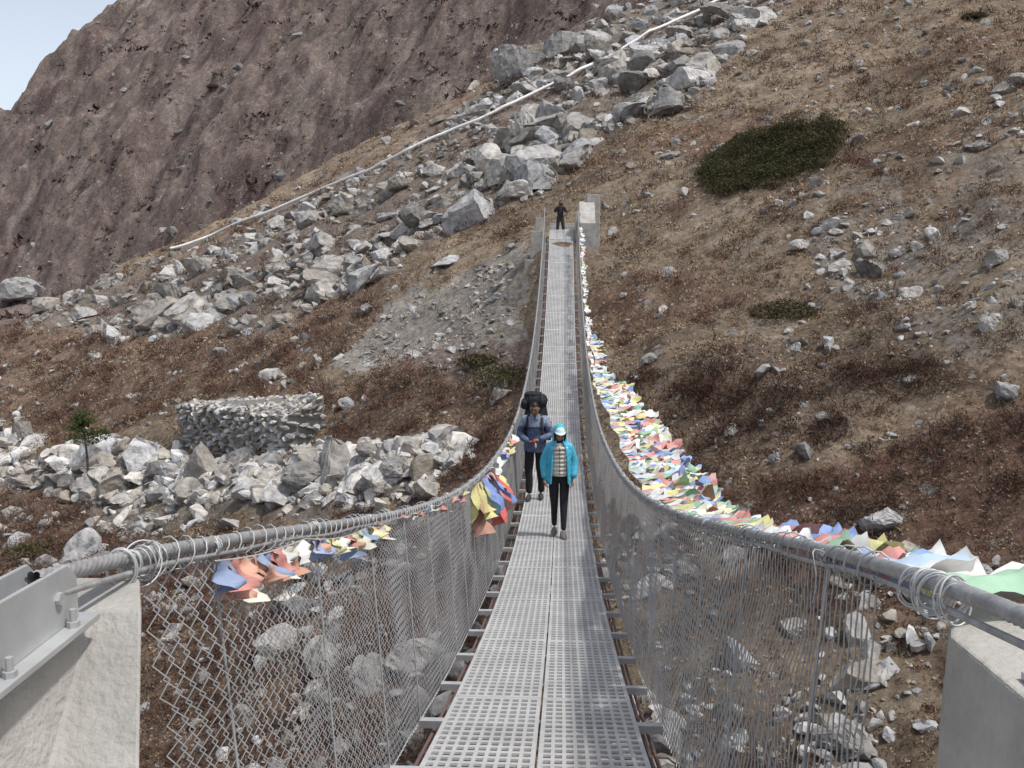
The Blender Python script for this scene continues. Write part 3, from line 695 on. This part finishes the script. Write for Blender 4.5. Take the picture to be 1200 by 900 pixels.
for s in(-1,1):
    V,F=tube(tf(np.array([(s*.066,-.045,.04),(s*.072,-.05,-.02),(s*.07,-.045,-.08),(s*.066,-.04,-.13)])),np.array([.012,.015,.013,.006]),8);w.add(V,F,9)
cv=v*np.array([.082,.106,.122]);cm=v[:,2]>.32;w.add(tf(cv),[t for t in f if all(cm[i] for i in t)],8)
n=17;xs=np.linspace(-1,1,n);bi=np.stack([xs*.080,-.085*np.sqrt(1-xs*xs*.98)-.010,.042+0*xs],1);bo=np.stack([xs*.082,-.085*np.sqrt(1-xs*xs*.98)-.012-.045*np.sqrt(np.maximum(0,1-xs*xs)),.036-.006*(1-xs*xs)],1)
V=np.concatenate([bi,bo,bi+[0,0,.006],bo+[0,0,.006]])
w.add(tf(V),[(i,i+1,n+i+1,n+i) for i in range(n-1)]+[(2*n+i,3*n+i,3*n+i+1,2*n+i+1) for i in range(n-1)]+[(n+i,n+i+1,3*n+i+1,3*n+i) for i in range(n-1)],8)
for s in(-1,1): w.add(tf(ico(2)[0]*np.array([.023,.008,.017])+np.array([s*.028,-.088,.006])),ico(2)[1],1)
V,F=tube(tf(np.array([(-.07,-.05,.010),(-.03,-.09,.012),(.03,-.09,.012),(.07,-.05,.010)])),.0035,6);w.add(V,F,1)
hand(w,(.195,-.105,.835),(-.1,-.35,-1),(-1,0,0),1,0,.95);hand(w,(-.203,-.07,.825),(.1,-.25,-1),(1,0,0),-1,0,.95)
shoe(w,(.055,-.13,.0),.1,6,7);shoe(w,(-.06,.10,.0),-.15,6,7)
w.build('woman_hiker',mw,1.0,.05,(-.04,14.0,float(zd(14.0))+.012))
q=Fig()
mm_=[mat('skin_man',(.24,.135,.085),.55),MK[1],mat('lips_man',(.17,.08,.06),.5),mat('black_trousers',(.016,.016,.018),.85,nscale=10),mat('navy_jacket',(.085,.115,.19),.7,nscale=22,namt=.6,bump=.008,bscale=18),
     mat('strap',(.02,.02,.022),.7),mat('shoe_dark',(.05,.045,.04),.8),mat('sole2',(.16,.15,.14),.8),mat('pack_fabric',(.018,.019,.024),.75,nscale=8,namt=.4,bump=.03,bscale=9),mat('black_hair',(.010,.009,.008),.5),mat('red_cloth',(.28,.05,.05),.7),mat('yoke_grey',(.21,.25,.33),.7,nscale=30,namt=.4),mat('pale_cloth',(.5,.47,.45),.7)]
J=[(0,0,.93),(0,-.01,1.06),(0,-.02,1.22),(0,-.03,1.36),(0,-.05,1.44),(0,-.09,1.51),
   (.175,-.02,1.375),(.275,-.03,1.13),(.095,-.27,1.09),(-.175,-.02,1.375),(-.275,-.02,1.13),(-.095,-.27,1.06),
   (.09,0,.89),(.095,-.03,.49),(.10,.05,.10),(-.09,0,.89),(-.10,-.07,.50),(-.10,-.10,.10)]
Rr=[(.15,.12),(.145,.12),(.165,.13),(.14,.11),.06,.056,.082,.068,.05,.082,.068,.05,.105,.075,.055,.105,.075,.055]
V,F=skin(J,E,Rr,3);V=wrinkle(V,.006,14,2)
q.add(V,F,lambda c:0 if c[2]>1.475 else 11 if (c[2]>1.28) else 4 if (c[2]>.90 or abs(c[0])>.22) else 3)
loft(q,[(1.20,0,-.02,.178,.145),(1.05,0,-.015,.18,.145),(.93,0,0,.19,.150),(.84,0,0,.185,.150)],4,0,360,30,.009)
loft(q,[(1.40,0,-.04,.11,.10),(1.45,0,-.055,.088,.088),(1.49,0,-.06,.08,.082)],11,12,348,24,.003)
tf=head(q,(0,-.125,1.585),.36,-.12,0,1,2,1.04)
hm=(v[:,2]>.52-.75*np.clip(v[:,1]+.55,0,.8));hv2=v*np.array([.082,.103,.124])*(1+.02*np.sin(v[:,[0]]*19+v[:,[2]]*13));hf=[t for t in f if all(hm[i] for i in t)];q.add(tf(hv2+[0,.004,0]),hf,9)
for s in(-1,1):
    V,F=tube(tf(np.array([(s*.012,-.093,.027),(s*.03,-.092,.031),(s*.048,-.080,.026)])),.0045,5);q.add(V,F,9)
    V,F=tube(np.array([(s*.10,.08,1.42),(s*.105,.0,1.462),(s*.12,-.09,1.42),(s*.13,-.155,1.29),(s*.14,-.15,1.12),(s*.17,-.02,1.0)]),.024,8);q.add(V,F,5)
V,F=tube(np.array([(-.12,-.165,1.27),(0,-.185,1.27),(.12,-.165,1.27)]),.012,6);q.add(V,F,5)
lump(q,(0,.25,1.30),(.19,.15,.40),8,1,4);lump(q,(-.01,.20,1.68),(.20,.15,.11),8,2,3);lump(q,(-.05,.20,1.77),(.16,.12,.06),8,5,2.6)
lump(q,(.21,.24,1.15),(.06,.1,.17),8,3);lump(q,(-.21,.24,1.15),(.06,.1,.17),8,4);lump(q,(-.19,.17,1.62),(.07,.12,.09),8,8)
for x in(-.10,.09):
    V,F=tube(np.array([(x,.055,1.60),(x,.045,1.68),(x,.07,1.78),(x,.15,1.82)]),.010,6);q.add(V,F,5)
V,F=tube(np.array([(-.26,.10,1.56),(-.265,.08,1.64),(-.25,.12,1.72)]),.013,6);q.add(V,F,12)
hand(q,(.085,-.28,1.085),(-1,-.25,-.05),(0,.2,-1),1,0,1.0,.7);hand(q,(-.085,-.28,1.055),(1,-.3,-.05),(0,.1,1),1,0,1.0,.7)
lump(q,(0,-.335,1.06),(.032,.025,.04),10,9,2);lump(q,(.03,-.31,.99),(.018,.02,.05),12,11,2)
shoe(q,(.10,.05,0),.12,6,7);shoe(q,(-.10,-.10,0),-.12,6,7)
q.build('man_hiker',mm_,1.0,-.05,(-.46,17.1,float(zd(17.1))+.012))
r=Fig()
J=[(0,0,.93),(0,0,1.06),(0,0,1.22),(0,0,1.38),(0,-.01,1.46),(0,-.03,1.53),
   (.17,0,1.39),(.27,-.08,1.22),(.09,-.24,1.46),(-.17,0,1.39),(-.27,-.08,1.22),(-.09,-.24,1.46),
   (.09,0,.89),(.14,-.03,.49),(.17,.0,.10),(-.09,0,.89),(-.12,-.02,.50),(-.14,.05,.10)]
V,F=skin(J,E,Rr,2);r.add(V,F,lambda c:0 if c[2]>1.48 and abs(c[0])<.06 else 4 if c[2]>.9 else 3)
tf=head(r,(0,-.06,1.61),.05,0,0,1,2,1.04);r.add(tf(hv2),hf,9)
hand(r,(.08,-.25,1.47),(-.3,-.3,1),(-.5,-1,0),1,0);hand(r,(-.08,-.25,1.47),(.3,-.3,1),(.5,-1,0),-1,0)
V,F=boxv(-.07,.07,-.32,-.26,1.53,1.62);r.add(V,[tuple(x) for x in F],5)
shoe(r,(.17,.0,0),.25,6,7);shoe(r,(-.14,.05,0),-.25,6,7)
mf=list(mm_);mf[4]=mat('dark_jacket',(.03,.03,.035),.8,nscale=8);mf[3]=mat('dark_trousers',(.045,.04,.035),.8)
r.build('standing_person',mf,1.0,.1,(XC-.05,47.2,-.003))
# ---------------------------------------------------------------- light
sd=Vector((.40,-.15,.88)).normalized();el=math.asin(sd.z);azs=math.atan2(sd.x,sd.y)
W=bpy.data.worlds.new("World");S.world=W;W.use_nodes=True;nt=W.node_tree;bg=nt.nodes['Background']
sk=nt.nodes.new('ShaderNodeTexSky');sk.sky_type='NISHITA';sk.sun_disc=False;sk.sun_elevation=el;sk.sun_rotation=azs;sk.altitude=1500;sk.dust_density=6;sk.air_density=1.0
hs=nt.nodes.new('ShaderNodeHueSaturation');hs.inputs['Saturation'].default_value=.5;hs.inputs['Value'].default_value=1.3
nt.links.new(sk.outputs[0],hs.inputs['Color']);nt.links.new(hs.outputs[0],bg.inputs[0]);bg.inputs[1].default_value=.15
ld=bpy.data.lights.new('sun','SUN');ld.energy=3.2;ld.angle=math.radians(3.0);ld.color=(1,.965,.92);lo_=bpy.data.objects.new('sun',ld);S.collection.objects.link(lo_)
lo_.rotation_euler=sd.to_track_quat('Z','Y').to_euler()
